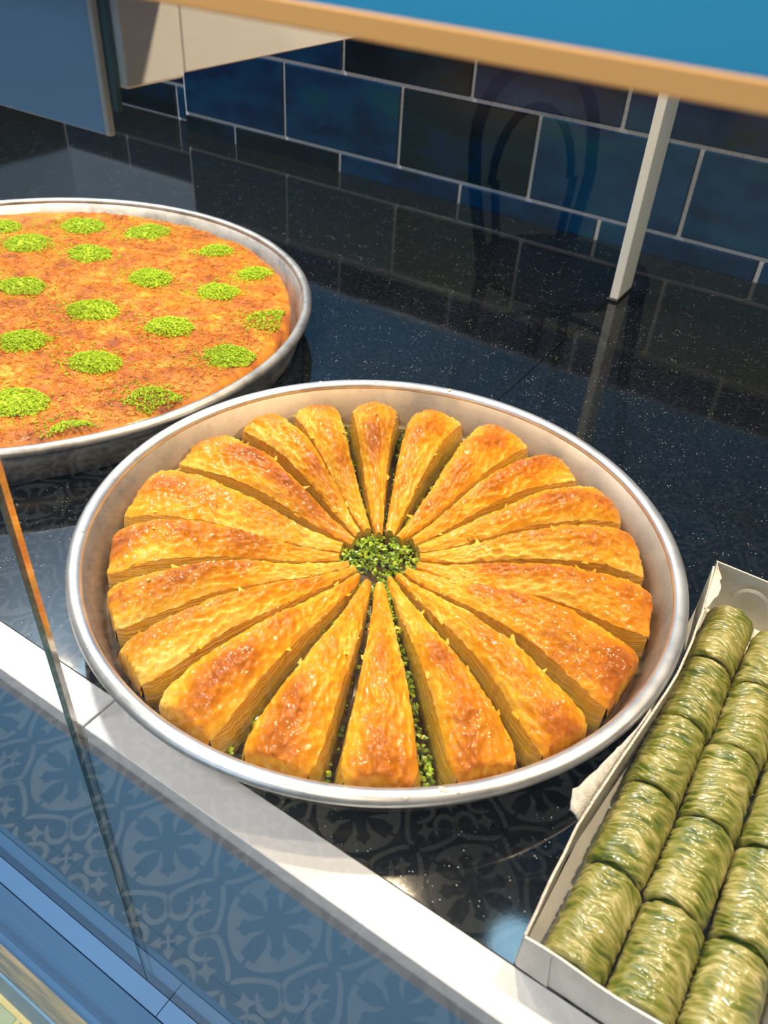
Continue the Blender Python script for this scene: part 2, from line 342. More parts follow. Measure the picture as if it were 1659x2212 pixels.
# ------------------------------------------------------------------ setting: floor with patterned tiles
PT = 0.2201
fl = box('floor', (-5, -7, FZ - 0.05), (4, 1.2, FZ - 0.006), M['floor_grout']); tag(fl, 'cement tile floor in front of the display case', kind='structure')
def tile_pattern():
    S = []    # polygons as [(a,b)] in tile units, for one 45-degree wedge pair; rotated four times
    outer = [(.335, .012), (.325, .08), (.29, .15), (.258, .19), (.232, .222)]
    inner = [(.012, .290), (.060, .285), (.058, .170), (.011, .080), (.041, .100), (.0615, .117), (.095, .146), (.098, .176), (.126, .192), (.156, .177), (.190, .190)]
    petal = outer + [(y, x) for x, y in outer[::-1]] + inner + [(y, x) for x, y in inner[-2::-1]]
    S.append(petal)
    def band(path, wd):
        P = [V((x, y, 0)) for x, y in path]; L = []; R_ = []
        for i, p in enumerate(P):
            t = (P[min(i + 1, len(P) - 1)] - P[max(i - 1, 0)]).normalized(); n_ = V((-t.y, t.x, 0))
            ww = wd[i]; L.append(p + n_ * ww); R_.append(p - n_ * ww)
        return [[(L[i].x, L[i].y), (L[i + 1].x, L[i + 1].y), (R_[i + 1].x, R_[i + 1].y), (R_[i].x, R_[i].y)] for i in range(len(P) - 1)]
    pth = [(.462, .012), (.432, .036), (.405, .064), (.378, .098), (.352, .140), (.328, .182), (.308, .222), (.298, .258), (.305, .292), (.325, .322), (.355, .348), (.392, .363), (.428, .360), (.460, .340), (.478, .305), (.473, .268), (.455, .235), (.430, .205), (.405, .182)]
    wd = [.012, .017, .018, .018, .018, .018, .018, .018, .019, .019, .019, .019, .020, .020, .020, .019, .017, .013, .004]
    for q in band(pth, wd): S.append(q); S.append([(y, x) for x, y in q][::-1])
    S.append([(.43, .245), (.452, .225), (.418, .236), (.400, .252)][::-1]); S.append([(.245, .43), (.225, .452), (.236, .418), (.252, .400)])
    for sg in (1, -1):     # half stars at the tile edge
        c = .165 * sg
        S.append([(.5, c - .036), (.5, c + .036), (.452, c + .058), (.468, c + .0), (.452, c - .058)])
    S.append([(.5, .5), (.487, .5), (.455, .468), (.447, .490), (.428, .470), (.413, .413), (.470, .428), (.490, .447), (.468, .455), (.5, .487)])
    return S
def make_tile_mesh():
    bm = bmesh.new(); g = 0.0006 / PT
    bmesh.ops.create_cube(bm, size=1.0)
    for v in bm.verts: v.co = V((v.co.x * (1 - 2 * g) * PT, v.co.y * (1 - 2 * g) * PT, -0.004 + v.co.z * 0.008))
    from mathutils.geometry import tessellate_polygon
    for poly in tile_pattern():
        for k in range(4):
            pts = []
            for a, b_ in poly:
                for _ in range(k): a, b_ = -b_, a
                pts.append(V((a * PT, b_ * PT, 0.00025)))
            vsb = [bm.verts.new(p) for p in pts]
            for t in tessellate_polygon([pts]):
                try:
                    fc = bm.faces.new([vsb[i] for i in t]); fc.material_index = 1
                    fc.normal_update()
                    if fc.normal.z < 0: fc.normal_flip()
                except ValueError: pass
    me = bpy.data.meshes.new('floor_tile'); bm.to_mesh(me); bm.free()
    me.materials.append(M['tile_dark']); me.materials.append(M['tile_light']); return me
tm = make_tile_mesh()
for i in range(-7, 6):
    for j in range(-1, 10):
        o = bpy.data.objects.new('floor_tile', tm); COL.objects.link(o); o.parent = fl
        o.location = V((-0.3868 + PT * i, -0.4877 - PT * j, FZ)) - fl.location
mos = None
for i in range(22):
    for j in range(2):
        x = -0.78 + i * 0.052 + (0.026 if j else 0)
        if mos is None: mos = box('mosaic_tile', (x, -0.297, FZ), (x + 0.046, -0.252, FZ + 0.003), M['mosaic'], None, 0.001, 1); mos.parent = fl; continue
        o = mos.copy(); COL.objects.link(o); o.location = V((x + 0.023, -0.2745 - 0.051 * j, FZ + 0.0015)) - fl.location
gb = box('mosaic_grout', (-0.8, -0.352, FZ - 0.002), (0.4, -0.24, FZ + 0.0012), M['floor_grout'], fl)
mos.location = V((-0.78 + 0.023, -0.2745, FZ + 0.0015)) - fl.location

# ------------------------------------------------------------------ setting: walls
WY = 0.748; AX = -0.907; AY = 0.795
def wall_tiles(parent, rows, y, x0, x1, flip=None, g=0.0056):
    for z0, z1, off in rows:
        k = math.floor((x0 - off) / 0.2205)
        while off + k * 0.2205 < x1:
            a = max(x0, off + k * 0.2205 + g / 2); b_ = min(x1, off + (k + 1) * 0.2205 - g / 2); k += 1
            if b_ - a < 0.01: continue
            box('wall_tile', (a, y - 0.004, z0 + g / 2), (b_, y + 0.006, z1 - g / 2), M['glaze'], parent, 0.0016, 2)
wb = box('wall_back', (AX + 0.0005, WY, -0.85), (1.6, WY + 0.3, 0.212), M['grout']); tag(wb, 'dark blue tiled wall behind the counter', kind='structure')
wall_tiles(wb, [(-0.004, 0.0296, -0.7935), (0.0296, 0.1432, -0.6836), (0.1432, 0.210, -0.5697)], WY, AX + 0.003, 1.5)
wu = box('wall_upper', (AX + 0.0005, WY + 0.002, 0.2125), (1.6, WY + 0.3, 1.6), M['blue_wall']); tag(wu, 'blue painted wall above the tiles', kind='structure')
wa = box('wall_alcove', (-1.307, AY, -0.85), (AX, AY + 0.2, 0.118), M['grout']); tag(wa, 'recessed tiled wall left of the corner', kind='structure')
wall_tiles(wa, [(0.0, 0.058, -0.972 - 0.2205), (0.058, 0.116, -0.9)], AY, -1.3, AX - 0.003)
wau = box('wall_alcove_upper', (-1.307, AY + 0.002, 0.1185), (AX, AY + 0.2, 1.6), M['pale_wall']); tag(wau, 'pale painted wall above the alcove tiles', kind='structure')
wl = box('wall_left', (-1.45, -0.15, -0.85), (-1.3075, AY + 0.2, 0.118), M['glaze']); tag(wl, 'dark blue side wall at the left end of the counter', kind='structure')
wlu = box('wall_left_upper', (-1.45, -0.15, 0.1185), (-1.3075, AY + 0.2, 1.6), M['pale_wall']); tag(wlu, 'pale painted side wall at the left end', kind='structure')

# ------------------------------------------------------------------ display case
JX = -0.0415
vs_ = [(-1.3, -0.188), (JX - 0.0005, -0.188), (JX - 0.0005, WY - 0.0045), (AX - 0.0005, WY - 0.0045), (AX - 0.0005, AY - 0.0045), (-1.3, AY - 0.0045)]
n_ = len(vs_)
gl_ = link('granite_slab', [(x, y, 0) for x, y in vs_] + [(x, y, -0.03) for x, y in vs_], [tuple(range(n_)), tuple(range(2 * n_ - 1, n_ - 1, -1))] + [(i, n_ + i, n_ + (i + 1) % n_, (i + 1) % n_) for i in range(n_)], M['granite'])
tag(gl_, 'polished black granite slab left of the countertop seam, under both round trays', 'countertop')
gr_ = box('granite_slab', (JX + 0.0005, -0.188, -0.03), (1.2, WY - 0.0045, 0), M['granite'])
tag(gr_, 'polished black granite slab right of the countertop seam, under the cardboard box', 'countertop')

SX = -0.066
s1 = empty('edge_strip', (SX, -0.2, 0)); tag(s1, 'white countertop edge strip running right from the joint below the glass seam', 'trim')
box('strip_face', (SX + 0.0004, -0.2138, -0.012), (1.1, -0.1885, 0.0004), M['strip_white'], s1, 0.0006, 1)
box('shadow_gasket', (SX + 0.0004, -0.2141, -0.024), (1.1, -0.190, -0.0124), M['grey_plastic'], s1)  # grey band below the white strip face
s2 = empty('edge_strip', (SX, -0.2, 0)); tag(s2, 'white countertop edge strip running left from the joint below the glass seam', 'trim')
box('strip_face', (-1.2, -0.2138, -0.012), (SX - 0.0004, -0.1885, 0.0004), M['strip_white'], s2, 0.0006, 1)
box('shadow_gasket', (-1.2, -0.2141, -0.024), (SX - 0.0004, -0.190, -0.0124), M['grey_plastic'], s2)

GX = -0.0685
pr = empty('front_glass_pane', (0.5, -0.2175, -0.346)); tag(pr, 'clear front glass pane right of the vertical glass seam', 'glass')
box('pane', (GX + 0.0006, GY0, -0.346), (1.1, GY1, 0.3795), M['glass'], pr)
def outer_face_only(o):
    # the coated outer face mirrors the room; the inner face and the hidden rims stay plain
    o.data.materials.append(M['glass_inner'])
    for p in o.data.polygons: p.material_index = 0 if p.normal.y < -0.5 else 1
outer_face_only(pr.children[0])
pl = empty('front_glass_pane', (-0.6, -0.2175, -0.346)); tag(pl, 'clear front glass pane left of the vertical glass seam', 'glass')
box('pane', (-1.2, GY0, -0.346), (GX - 0.0016, GY1, 0.3795), M['glass'], pl)
outer_face_only(pl.children[0])
e1 = box('polished_edge', (GX - 0.0016, GY0 + 0.0028, -0.346), (GX - 0.0006, GY1, 0.3795), M['edge_mirror'], pl); e1['label'] = 'bright polished glass edge'
e2 = box('ground_edge', (GX - 0.0016, GY0, -0.346), (GX - 0.0006, GY0 + 0.0027, 0.3795), M['edge_teal'], pl); e2['label'] = 'dark teal glass edge'

ts = empty('top_ledge', (0.1, -0.15, 0.380)); tag(ts, 'blue top ledge of the display case with an orange-lit glass edge, upper right', 'ledge')
box('ledge_board', (-0.9, -0.2195, 0.3802), (1.2, -0.085, 0.3846), M['ledge_blue'], ts)
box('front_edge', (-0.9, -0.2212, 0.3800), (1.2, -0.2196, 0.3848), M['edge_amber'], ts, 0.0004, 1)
gs = empty('glass_shelf', (0.1, 0.56, 0.380)); tag(gs, 'clear glass shelf resting on the slim white post', 'glass')
box('shelf_pane', (-0.9, 0.46, 0.3802), (1.2, 0.70, 0.3846), M['shelf_glass'], gs)

po = empty('shelf_post', (-0.0364, 0.589, 0)); tag(po, 'slim white upright post standing on the granite seam', 'post')
box('post_bar', (-0.0415, 0.565, 0.0035), (-0.0313, 0.613, 0.3800), M['white_paint'], po, 0.0004, 1)
box('post_foot', (-0.0445, 0.5622, 0.0), (-0.0300, 0.6155, 0.0034), M['black_plastic'], po, 0.0006, 1)

bk = empty('shelf_bracket', (-0.074, 0.3, 0.33)); tag(bk, 'white beam running back to the wall under the top glass, upper left', 'bracket')
box('beam', (-0.086, -0.086, 0.3285), (-0.0645, 0.70, 0.3798), M['white_paint'], bk, 0.0006, 1)
box('end_cap', (-0.086, -0.120, 0.3268), (-0.0640, -0.0868, 0.3798), M['white_paint'], bk, 0.0012, 2)
box('slot', (-0.0644, -0.083, 0.3600), (-0.0641, -0.062, 0.3720), M['grey_plastic'], bk, 0.0001, 1)
box('dark_seal', (-0.092, -0.1228, 0.318), (-0.068, -0.1203, 0.3798), M['edge_teal'], bk)  # dark teal strip filling the gap between board and end cap
bb = empty('blue_board', (-0.16, -0.125, 0.3085)); tag(bb, 'flat blue board hanging under the top glass in the upper left corner', 'panel')
box('board_face', (-0.42, -0.1262, 0.3085), (-0.0745, -0.1232, 0.3798), M['sign_blue'], bb, 0.0004, 1)
box('white_edge', (-0.0743, -0.1264, 0.3085), (-0.0715, -0.1230, 0.3798), M['white_paint'], bb, 0.0004, 1)

# blue front panel, rails and base under the counter
cb = empty('case_base', (-0.3, -0.2, FZ)); tag(cb, 'blue painted lower front of the display case with moulded rail and beige base', 'cabinet')
box('front_panel', (-1.2, -0.2138, -0.349), (1.1, -0.2058, -0.0245), M['case_panel'], cb)
RX = -0.0426
for x0, x1 in ((-1.2, RX - 0.0004), (RX + 0.0004, 1.1)):
    prism_x('inner_rail', [(-0.2208, -0.347), (-0.2360, -0.3472), (-0.2363, -0.365), (-0.2208, -0.365)], x0 - cb.location.x, x1 - cb.location.x, M['rail_blue'], cb).location = (0, -cb.location.y, -cb.location.z)
o = prism_x('rail_gap', [(-0.2205, -0.352), (-0.2380, -0.352), (-0.2380, -0.37), (-0.2205, -0.37)], -1.2 - cb.location.x, 1.1 - cb.location.x, M['rail_joint'], cb); o.location = (0, -cb.location.y, -cb.location.z)
prof = [(-0.2371, -0.3475), (-0.2455, -0.3745), (-0.2475, -0.380), (-0.2505, -0.390), (-0.2515, -0.3955), (-0.2525, -0.4055), (-0.2545, -0.4170), (-0.2580, -0.4225), (-0.2598, -0.428), (-0.2590, -0.435), (-0.240, -0.437), (-0.2371, -0.40)]
o = prism_x('outer_rail', prof, -1.2 - cb.location.x, 1.1 - cb.location.x, M['rail_blue'], cb); o.location = (0, -cb.location.y, -cb.location.z)
box('base_panel', (-1.2, -0.2405, -0.850), (1.1, -0.2060, -0.4375), M['beige'], cb)
box('skirting', (-1.2, -0.2445, -0.850), (1.1, -0.2406, -0.7240), M['rail_blue'], cb, 0.001, 1)

# ------------------------------------------------------------------ round trays
def make_tray(name, c, R, base, h, mat, label, pan_mat, n=200):
    t = empty(name, (c[0], c[1], 0.0006)); tag(t, label, 'tray', 'round aluminium trays')
    br = 0.0052
    prof = [(0.0005, 0.0), (base - 0.004, 0.0), (base, 0.003), (R - 2 * br + 0.001, h - br), (R - 2 * br - 0.0004, h - br), (base - 0.0015, 0.0045), (base - 0.005, 0.0012), (0.0005, 0.0012)]
    lathe('pan', prof, pan_mat, t, n)
    rim = [(R - br + br * math.cos(a), h - br * 0.86 + br * 0.86 * math.sin(a)) for a in [2 * math.pi * k / 14 for k in range(14)]]
    lathe('rolled_rim', rim, mat, t, n, closed=True)
    return t
t1 = make_tray('baklava_tray', (0, 0), 0.210, 0.193, 0.0402, M['alu'], 'round aluminium tray with rolled rim holding the baklava wedges', M['alu_pan'])
t2 = make_tray('kunefe_tray', (-0.4922, 0.0922), 0.2875, 0.274, 0.0408, M['alu_old'], 'larger worn aluminium tray at the left holding the orange kunefe', M['alu_old'])
lathe('syrup_pool', [(0.0005, 0.0013), (0.188, 0.0013), (0.1885, 0.0019), (0.0005, 0.0019)], M['syrup'], t1, 64)  # dark amber disc added so the gaps between wedges read dark
# small syrup drops on the front rim
rnd = random.Random(5)
for k in range(13):
    a = math.radians(rnd.choice([rnd.uniform(-75, -40), rnd.uniform(-150, -110), rnd.uniform(95, 150)])); rr = 0.2046 + rnd.uniform(-0.002, 0.0025)
    bm = bmesh.new(); bmesh.ops.create_icosphere(bm, subdivisions=2, radius=rnd.uniform(0.0008, 0.0019))
    for v in bm.verts: v.co.z *= 0.55
    me = bpy.data.meshes.new('syrup_drop'); bm.to_mesh(me); bm.free(); me.materials.append(M['syrup_drop']); me.polygons.foreach_set('use_smooth', [True] * len(me.polygons))
    o = bpy.data.objects.new('syrup_drop', me); COL.objects.link(o); o.parent = t1; o.location = (rr * math.cos(a), rr * math.sin(a), 0.0400)

# ------------------------------------------------------------------ baklava wedges
def make_slice(idx, a0, a1, seed, label, gx):   # gx: extra clearance towards gap a0 and gap a1
    rd = random.Random(seed)
    root = empty('baklava_wedge', (0, 0, 0)); tag(root, label, 'baklava', 'baklava wedges fanned round the tray')
    NT, NS, NL = 110, 44, 9
    am = (a0 + a1) / 2; da = a0 - a1
    ra = math.radians(am); root.location = (0.105 * math.cos(ra), 0.105 * math.sin(ra), 0.0018)
    r0 = rd.uniform(0.022, 0.030); r1 = rd.uniform(0.1845, 0.1885)
    bend = rd.uniform(-0.0035, 0.0035); crest = rd.uniform(-0.25, 0.25); hmax = rd.uniform(0.0375, 0.0415); tpk = rd.uniform(0.62, 0.78)
    so = V((rd.uniform(-50, 50), rd.uniform(-50, 50), rd.uniform(-50, 50)))
    ux, uy = math.cos(ra), math.sin(ra)
    hws = []; top = []; bake = []; left = []; right = []; lb = []; rb = []
    def place(rr, lat, z): return (ux * rr - uy * lat - root.location.x, uy * rr + ux * lat - root.location.y, z)
    def sst(e0, e1, x):
        x = min(1, max(0, (x - e0) / (e1 - e0))); return x * x * (3 - 2 * x)
    for i in range(NT + 1):
        t = i / NT; rr = r0 + (r1 - r0) * t
        hw = 0.5 * math.radians(da) * rr - (0.0007 + 0.0007 * sst(.2, 1, t)) - 0.5 * (gx[0] + gx[1]) * sst(0, .5, t); hw = max(hw, 0.0028) + 0.0007 * noise.noise(V((t * 9, 3.1, 0)) + so)
        if t > 0.93: hw -= 0.0045 * ((t - .93) / .07) ** 2
        hws.append(hw)
        zt = 0.0165 + (hmax - 0.0165) * sst(0.0, tpk, t); zt -= 0.0075 * sst(tpk, 1.0, t)
        if t > 0.9: zt -= 0.0060 * ((t - 0.9) / 0.1) ** 2
        ze = zt * (0.70 + 0.08 * (1 - t)) + 0.001
        cl = bend * math.sin(math.pi * t) + 0.5 * (gx[1] - gx[0]) * sst(0, .5, t)
        row = []
        for k in range(NS + 1):
            s = -1 + 2 * k / NS
            sc = s - crest * (1 - s * s)
            z = ze + (zt - ze) * max(0.0, 1 - abs(sc) ** 2.0)
            lat = cl + hw * s * 0.84
            p3 = V((rr * 60, lat * 90, z * 60)) + so
            cr = noise.ridged_multi_fractal(p3 * 1.25, 0.9, 2.1, 4, 0.9, 2.0) if False else (1 - abs(noise.noise(p3 * 2.1 + noise.noise_vector(p3 * 1.1) * .5))) ** 2 * 0.62 + (1 - abs(noise.noise(p3 * 4.6 + V((7, 1, 2))))) ** 2 * 0.38
            env = min(1, (1 - abs(s)) * 5 + .35) * (0.35 + 0.65 * sst(0, .3, t))
            dz = (cr - 0.5) * 0.0044 * env + 0.0022 * noise.noise(p3 * 0.7) * env
            edge = abs(s) ** 8
            lat += edge * 0.0009 * noise.noise(V((rr * 330, s * 3, 5)) + so)
            z += dz - edge * 0.0006 * (1 + noise.noise(V((rr * 500, s * 3, 1)) + so))
            row.append(place(rr + 0.0006 * noise.noise(p3 * 2.2), lat, z))
            bk_ = 0.10 + BAKE.get(idx, 0) + 0.42 * max(0, 1 - abs(sc) ** 1.6) * (0.25 + 0.75 * sst(.05, .5, t)) + 0.28 * noise.noise(V((rr * 28, lat * 40, 0)) + so) + 0.10 * (cr - .5)
            bake.append(bk_)
        top.append(row)
        for side, dst, db in ((0, left, lb), (NS, right, rb)):
            mg = 0
            sg = -1 if side == 0 else 1; col = []
            px, py, pz = row[side]
            for q in range(NL + 1):
                fq = q / NL; z = pz + (0.0008 - pz) * fq
                off = sg * (0.16 * hws[i] * fq ** 0.8 + 0.00055 * noise.noise(V((rr * 55, z * 1500, sg * 4)) + so)) * (1 if q else 0)
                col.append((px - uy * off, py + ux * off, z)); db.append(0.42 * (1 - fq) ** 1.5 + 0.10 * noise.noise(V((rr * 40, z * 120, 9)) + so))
            dst.append(col)
    # crust: top + outer end cap
    vs_ = [p for row in top for p in row]; fs = []; W_ = NS + 1
    for i in range(NT):
        for k in range(NS): fs.append((i * W_ + k, (i + 1) * W_ + k, (i + 1) * W_ + k + 1, i * W_ + k + 1))
    NC = 9; base_i = NT * W_; prev = list(range(base_i, base_i + W_))
    for q in range(1, NC + 1):
        fq = q / NC; cur = []
        for k in range(W_):
            x, y, z = top[NT][k]; out = 0.0012 * math.sin(fq * math.pi) + 0.0012 * noise.noise(V((k * .35, fq * 4, 2)) + so)
            cur.append(len(vs_)); vs_.append((x + ux * out, y + uy * out, z + (0.0008 - z) * fq)); bake.append(0.26 - 0.2 * fq + 0.25 * noise.noise(V((k * .2, fq * 3, 7)) + so))
        for k in range(NS): fs.append((prev[k], cur[k], cur[k + 1], prev[k + 1]))
        prev = cur
    cru = link('crust', vs_, fs, M['crust'], root, True, ('bake', bake))
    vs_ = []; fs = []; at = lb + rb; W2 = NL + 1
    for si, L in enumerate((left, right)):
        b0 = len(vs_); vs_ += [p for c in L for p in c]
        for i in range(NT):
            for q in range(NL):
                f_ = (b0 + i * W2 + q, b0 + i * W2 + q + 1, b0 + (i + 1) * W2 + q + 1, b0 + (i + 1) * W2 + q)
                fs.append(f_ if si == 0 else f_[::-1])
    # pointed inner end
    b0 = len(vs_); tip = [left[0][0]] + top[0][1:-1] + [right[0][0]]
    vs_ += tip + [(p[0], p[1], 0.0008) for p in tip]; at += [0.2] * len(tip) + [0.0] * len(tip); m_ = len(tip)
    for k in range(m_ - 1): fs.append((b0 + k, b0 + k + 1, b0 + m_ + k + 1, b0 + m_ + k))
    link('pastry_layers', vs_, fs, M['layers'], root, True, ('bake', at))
    # thin loose flakes lifting off the crust
    vs_ = []; fs = []
    for q in range(7):
        i = rd.randrange(12, NT - 4); k = rd.choice([0, 1, 2, NS - 2, NS - 1, NS, rd.randrange(4, NS - 4)]); p = V(top[i][k]); b0 = len(vs_)
        a = rd.uniform(0, 6.28); L = rd.uniform(0.002, 0.005); dv = V((math.cos(a), math.sin(a), 0)); sv = V((-dv.y, dv.x, 0)) * L * 0.45
        for m2, (u_, h_) in enumerate(((0, -0.0002), (.5, 0.0006), (1, 0.0016))):
            wv = sv * (1 - u_ * 0.7); vs_ += [p + dv * (u_ * L) - wv + V((0, 0, h_)), p + dv * (u_ * L) + wv + V((0, 0, h_ * 0.8))]
        fs += [(b0, b0 + 2, b0 + 3, b0 + 1), (b0 + 2, b0 + 4, b0 + 5, b0 + 3)]
    o = link('loose_flakes', vs_, fs, M['crust'], root, True, ('bake', [0.15] * len(vs_))); o['kind'] = 'stuff'
    return root
GAPS = [133.3, 116.6, 98.3, 78.6, 62.1, 44.0, 25.8, 7.3, -14.0, -30.1, -47.3, -65.4, -83.3, -101.7, -116.7, -132.8, -151.2, -174.0, -195.0, -210.6, -226.7]
SL = ['topmost baklava wedge at the far rim, straight above the pistachio heap'] + \
     ['baklava wedge at the far rim, %s to the right of the topmost one' % q for q in ('first', 'second', 'third', 'fourth', 'fifth')] + \
     ['rightmost baklava wedge, blunt end by the right rim above the cardboard box corner',
      'broad baklava wedge just below the rightmost one, facing the cardboard box',
      'baklava wedge at the lower right, nearest the torn cardboard flap',
      'baklava wedge on the right bank of the open green gap',
      'baklava wedge on the left bank of the open green gap, frontmost in the tray',
      'baklava wedge at the front, second to the left of the green gap',
      'broad flat golden baklava wedge, third to the left of the green gap',
      'baklava wedge at the lower left, fourth to the left of the green gap',
      'leftmost baklava wedge, blunt flaky end by the left rim',
      'darkest browned baklava wedge, just above the leftmost one',
      'baklava wedge at the left rim, second above the leftmost one',
      'tall glossy baklava wedge nearest the kunefe tray',
      'baklava wedge at the far left rim, second to the left of the topmost one',
      'baklava wedge at the far rim, first to the left of the topmost one']
BAKE = {15: .15, 17: .10, 7: .05, 16: .03, 12: .0, 9: .02, 13: -.04, 14: -.03, 2: .03, 4: .04, 18: -.03}
GXT = {0: .0010, 1: .0014, 2: .0006, 3: .0010, 10: .0032, 11: .0008, 12: .0010, 20: .0010}
for i in range(20): make_slice(i, GAPS[i], GAPS[i + 1], 100 + i, SL[i], (GXT.get(i, 0), GXT.get(i + 1, 0)))

# chopped pistachio in the centre and in the gaps
def chips(name, pts, size, mat, parent=None, seed=1, pre=((), ()), loc=(0, 0, 0)):
    rd = random.Random(seed); vs_ = list(pre[0]); fs = list(pre[1])
    base = [V((1, 0, 0)), V((-1, 0, 0)), V((0, 1, 0)), V((0, -1, 0)), V((0, 0, 1)), V((0, 0, -1))]
    F = [(0, 2, 4), (2, 1, 4), (1, 3, 4), (3, 0, 4), (2, 0, 5), (1, 2, 5), (3, 1, 5), (0, 3, 5)]
    for p in pts:
        s = size * rd.uniform(0.6, 1.25); q = Matrix.Rotation(rd.uniform(0, 6.28), 3, V((rd.uniform(-1, 1), rd.uniform(-1, 1), rd.uniform(-1, 1) + .01)).normalized())
        sc = V((rd.uniform(.7, 1.2), rd.uniform(.55, 1.0), rd.uniform(.45, .85))); b0 = len(vs_)
        for v in base:
            vv = q @ V((v.x * sc.x * s, v.y * sc.y * s, v.z * sc.z * s)); vs_.append((p[0] + vv.x, p[1] + vv.y, p[2] + vv.z))
        fs += [tuple(b0 + i for i in f_) for f_ in F]
    return link(name, vs_, fs, mat, parent, False, None, loc)
rd = random.Random(9); pts = []
for k in range(520):
    rr = 0.031 * math.sqrt(rd.random()); a = rd.uniform(0, 6.283); hz = 0.0085 * (1 - (rr / 0.034) ** 2) + 0.006
    pts.append((rr * math.cos(a), rr * math.sin(a), 0.003 + hz * rd.uniform(0.35, 1.0)))
for g, amt in [(-47.3, 170), (-48.5, 90), (98.3, 50), (116.6, 55), (78.6, 70), (-65.4, 25), (-83.3, 25), (133.3, 30), (62.1, 25), (149.4, 20), (-14, 15), (-132.8, 15), (-226.7, 10)]:
    a = math.radians(g)
    for k in range(amt):
        rr = rd.uniform(0.03, 0.186); pts.append((rr * math.cos(a) + rd.uniform(-.0022, .0022), rr * math.sin(a) + rd.uniform(-.0022, .0022), rd.uniform(0.003, 0.010 if amt < 90 else 0.014)))
ps = chips('chopped_pistachios', pts, 0.0025, M['pistachio'], None, 4)
tag(ps, 'heap of chopped green pistachios in the middle of the baklava and in its gaps', 'pistachios', kind='stuff')

# ------------------------------------------------------------------ kunefe
kx, ky, KR = -0.4922, 0.0922, 0.2645
kf = empty('kunefe', (kx, ky, 0.0018)); tag(kf, 'orange toasted kunefe sheet dotted with green pistachio mounds in the left tray', 'dessert')
rd = random.Random(3); vs_ = [(0, 0, 0.031)]; fs = []; NR, NA = 70, 240
for i in range(1, NR + 1):
    rr = KR * i / NR
    for k in range(NA):
        a = 2 * math.pi * k / NA; x, y = rr * math.cos(a), rr * math.sin(a)
        z = 0.030 + 0.0022 * fbm((x * 22, y * 22, 1.0), 3) + 0.0009 * noise.noise(V((x * 160, y * 160, 2)))
        if i >= NR - 1: z -= 0.002 * (i - NR + 2) + 0.0015 * noise.noise(V((a * 22, 1, 1)))
        ro = 1 + (0.004 * noise.noise(V((a * 14, 5, 5))) if i == NR else 0)
        vs_.append((x * ro, y * ro, z))
for k in range(NA): fs.append((0, 1 + k, 1 + (k + 1) % NA))
for i in range(NR - 1):
    for k in range(NA):
        k2 = (k + 1) % NA; fs.append((1 + i * NA + k, 1 + (i + 1) * NA + k, 1 + (i + 1) * NA + k2, 1 + i * NA + k2))
b0 = len(vs_)
for k in range(NA): x, y, z = vs_[1 + (NR - 1) * NA + k]; vs_.append((x, y, 0.0004))
for k in range(NA): fs.append((1 + (NR - 1) * NA + k, b0 + k, b0 + (k + 1) % NA, 1 + (NR - 1) * NA + (k + 1) % NA))
link('pastry_sheet', vs_, fs, M['kunefe'], kf, True)
def kz(x, y): return 0.030 + 0.0022 * fbm((x * 22, y * 22, 1.0), 3)
vs_ = []; fs = []
for q in range(26000):
    rr = KR * math.sqrt(rd.random()); a = rd.uniform(0, 6.283); x, y = rr * math.cos(a), rr * math.sin(a)
    if x < -0.16: continue
    if rr > KR - .006: continue
    th = rd.gauss(0.4, 1.1); L = rd.uniform(0.003, 0.009); z = kz(x, y) + rd.uniform(-0.0004, 0.0007); cv = rd.uniform(-.9, .9); w_ = rd.uniform(.00011, .00023); b0 = len(vs_)
    for m2 in range(3):
        t_ = m2 / 2 - .5; an = th + cv * t_; px, py = x + math.cos(th) * L * t_ + math.sin(th) * cv * L * .3 * (t_ * t_), y + math.sin(th) * L * t_ - math.cos(th) * cv * L * .3 * (t_ * t_)
        nx, ny = -math.sin(an) * w_, math.cos(an) * w_; zz = z + (0.0006 if m2 == 1 else rd.uniform(-.0003, .0004))
        vs_ += [(px - nx, py - ny, zz), (px + nx, py + ny, zz), (px, py, zz + w_ * 1.6)]
    for m2 in range(2):
        c = b0 + m2 * 3; fs += [(c, c + 3, c + 5, c + 2), (c + 1, c + 2, c + 5, c + 4)]
o = link('kadayif_strands', vs_, fs, M['strand'], kf); o['kind'] = 'stuff'
PILES = [(-.6117, .1858, 1.15), (-.6086, .2637, 1.1), (-.5383, .300, 1.1), (-.5368, .2114, 1.0), (-.4377, .3112, .8), (-.4395, .209, 1.0), (-.3611, .2896, .75), (-.5232, .1075, 1.1), (-.3598, .230, .9), (-.4254, .1167, 1.1),
         (-.3411, .1377, 1.0), (-.2729, .2142, 1.1), (-.4235, .0325, 1.0), (-.3429, .0467, 1.0), (-.2561, .1308, 1.0), (-.3413, -.0386, 1.1), (-.254, .0337, 1.0), (-.2651, -.0408, .9), (-.6796, .1997, 1.0), (-.51, .015, 1.0), (-.60, .09, 1.0)]
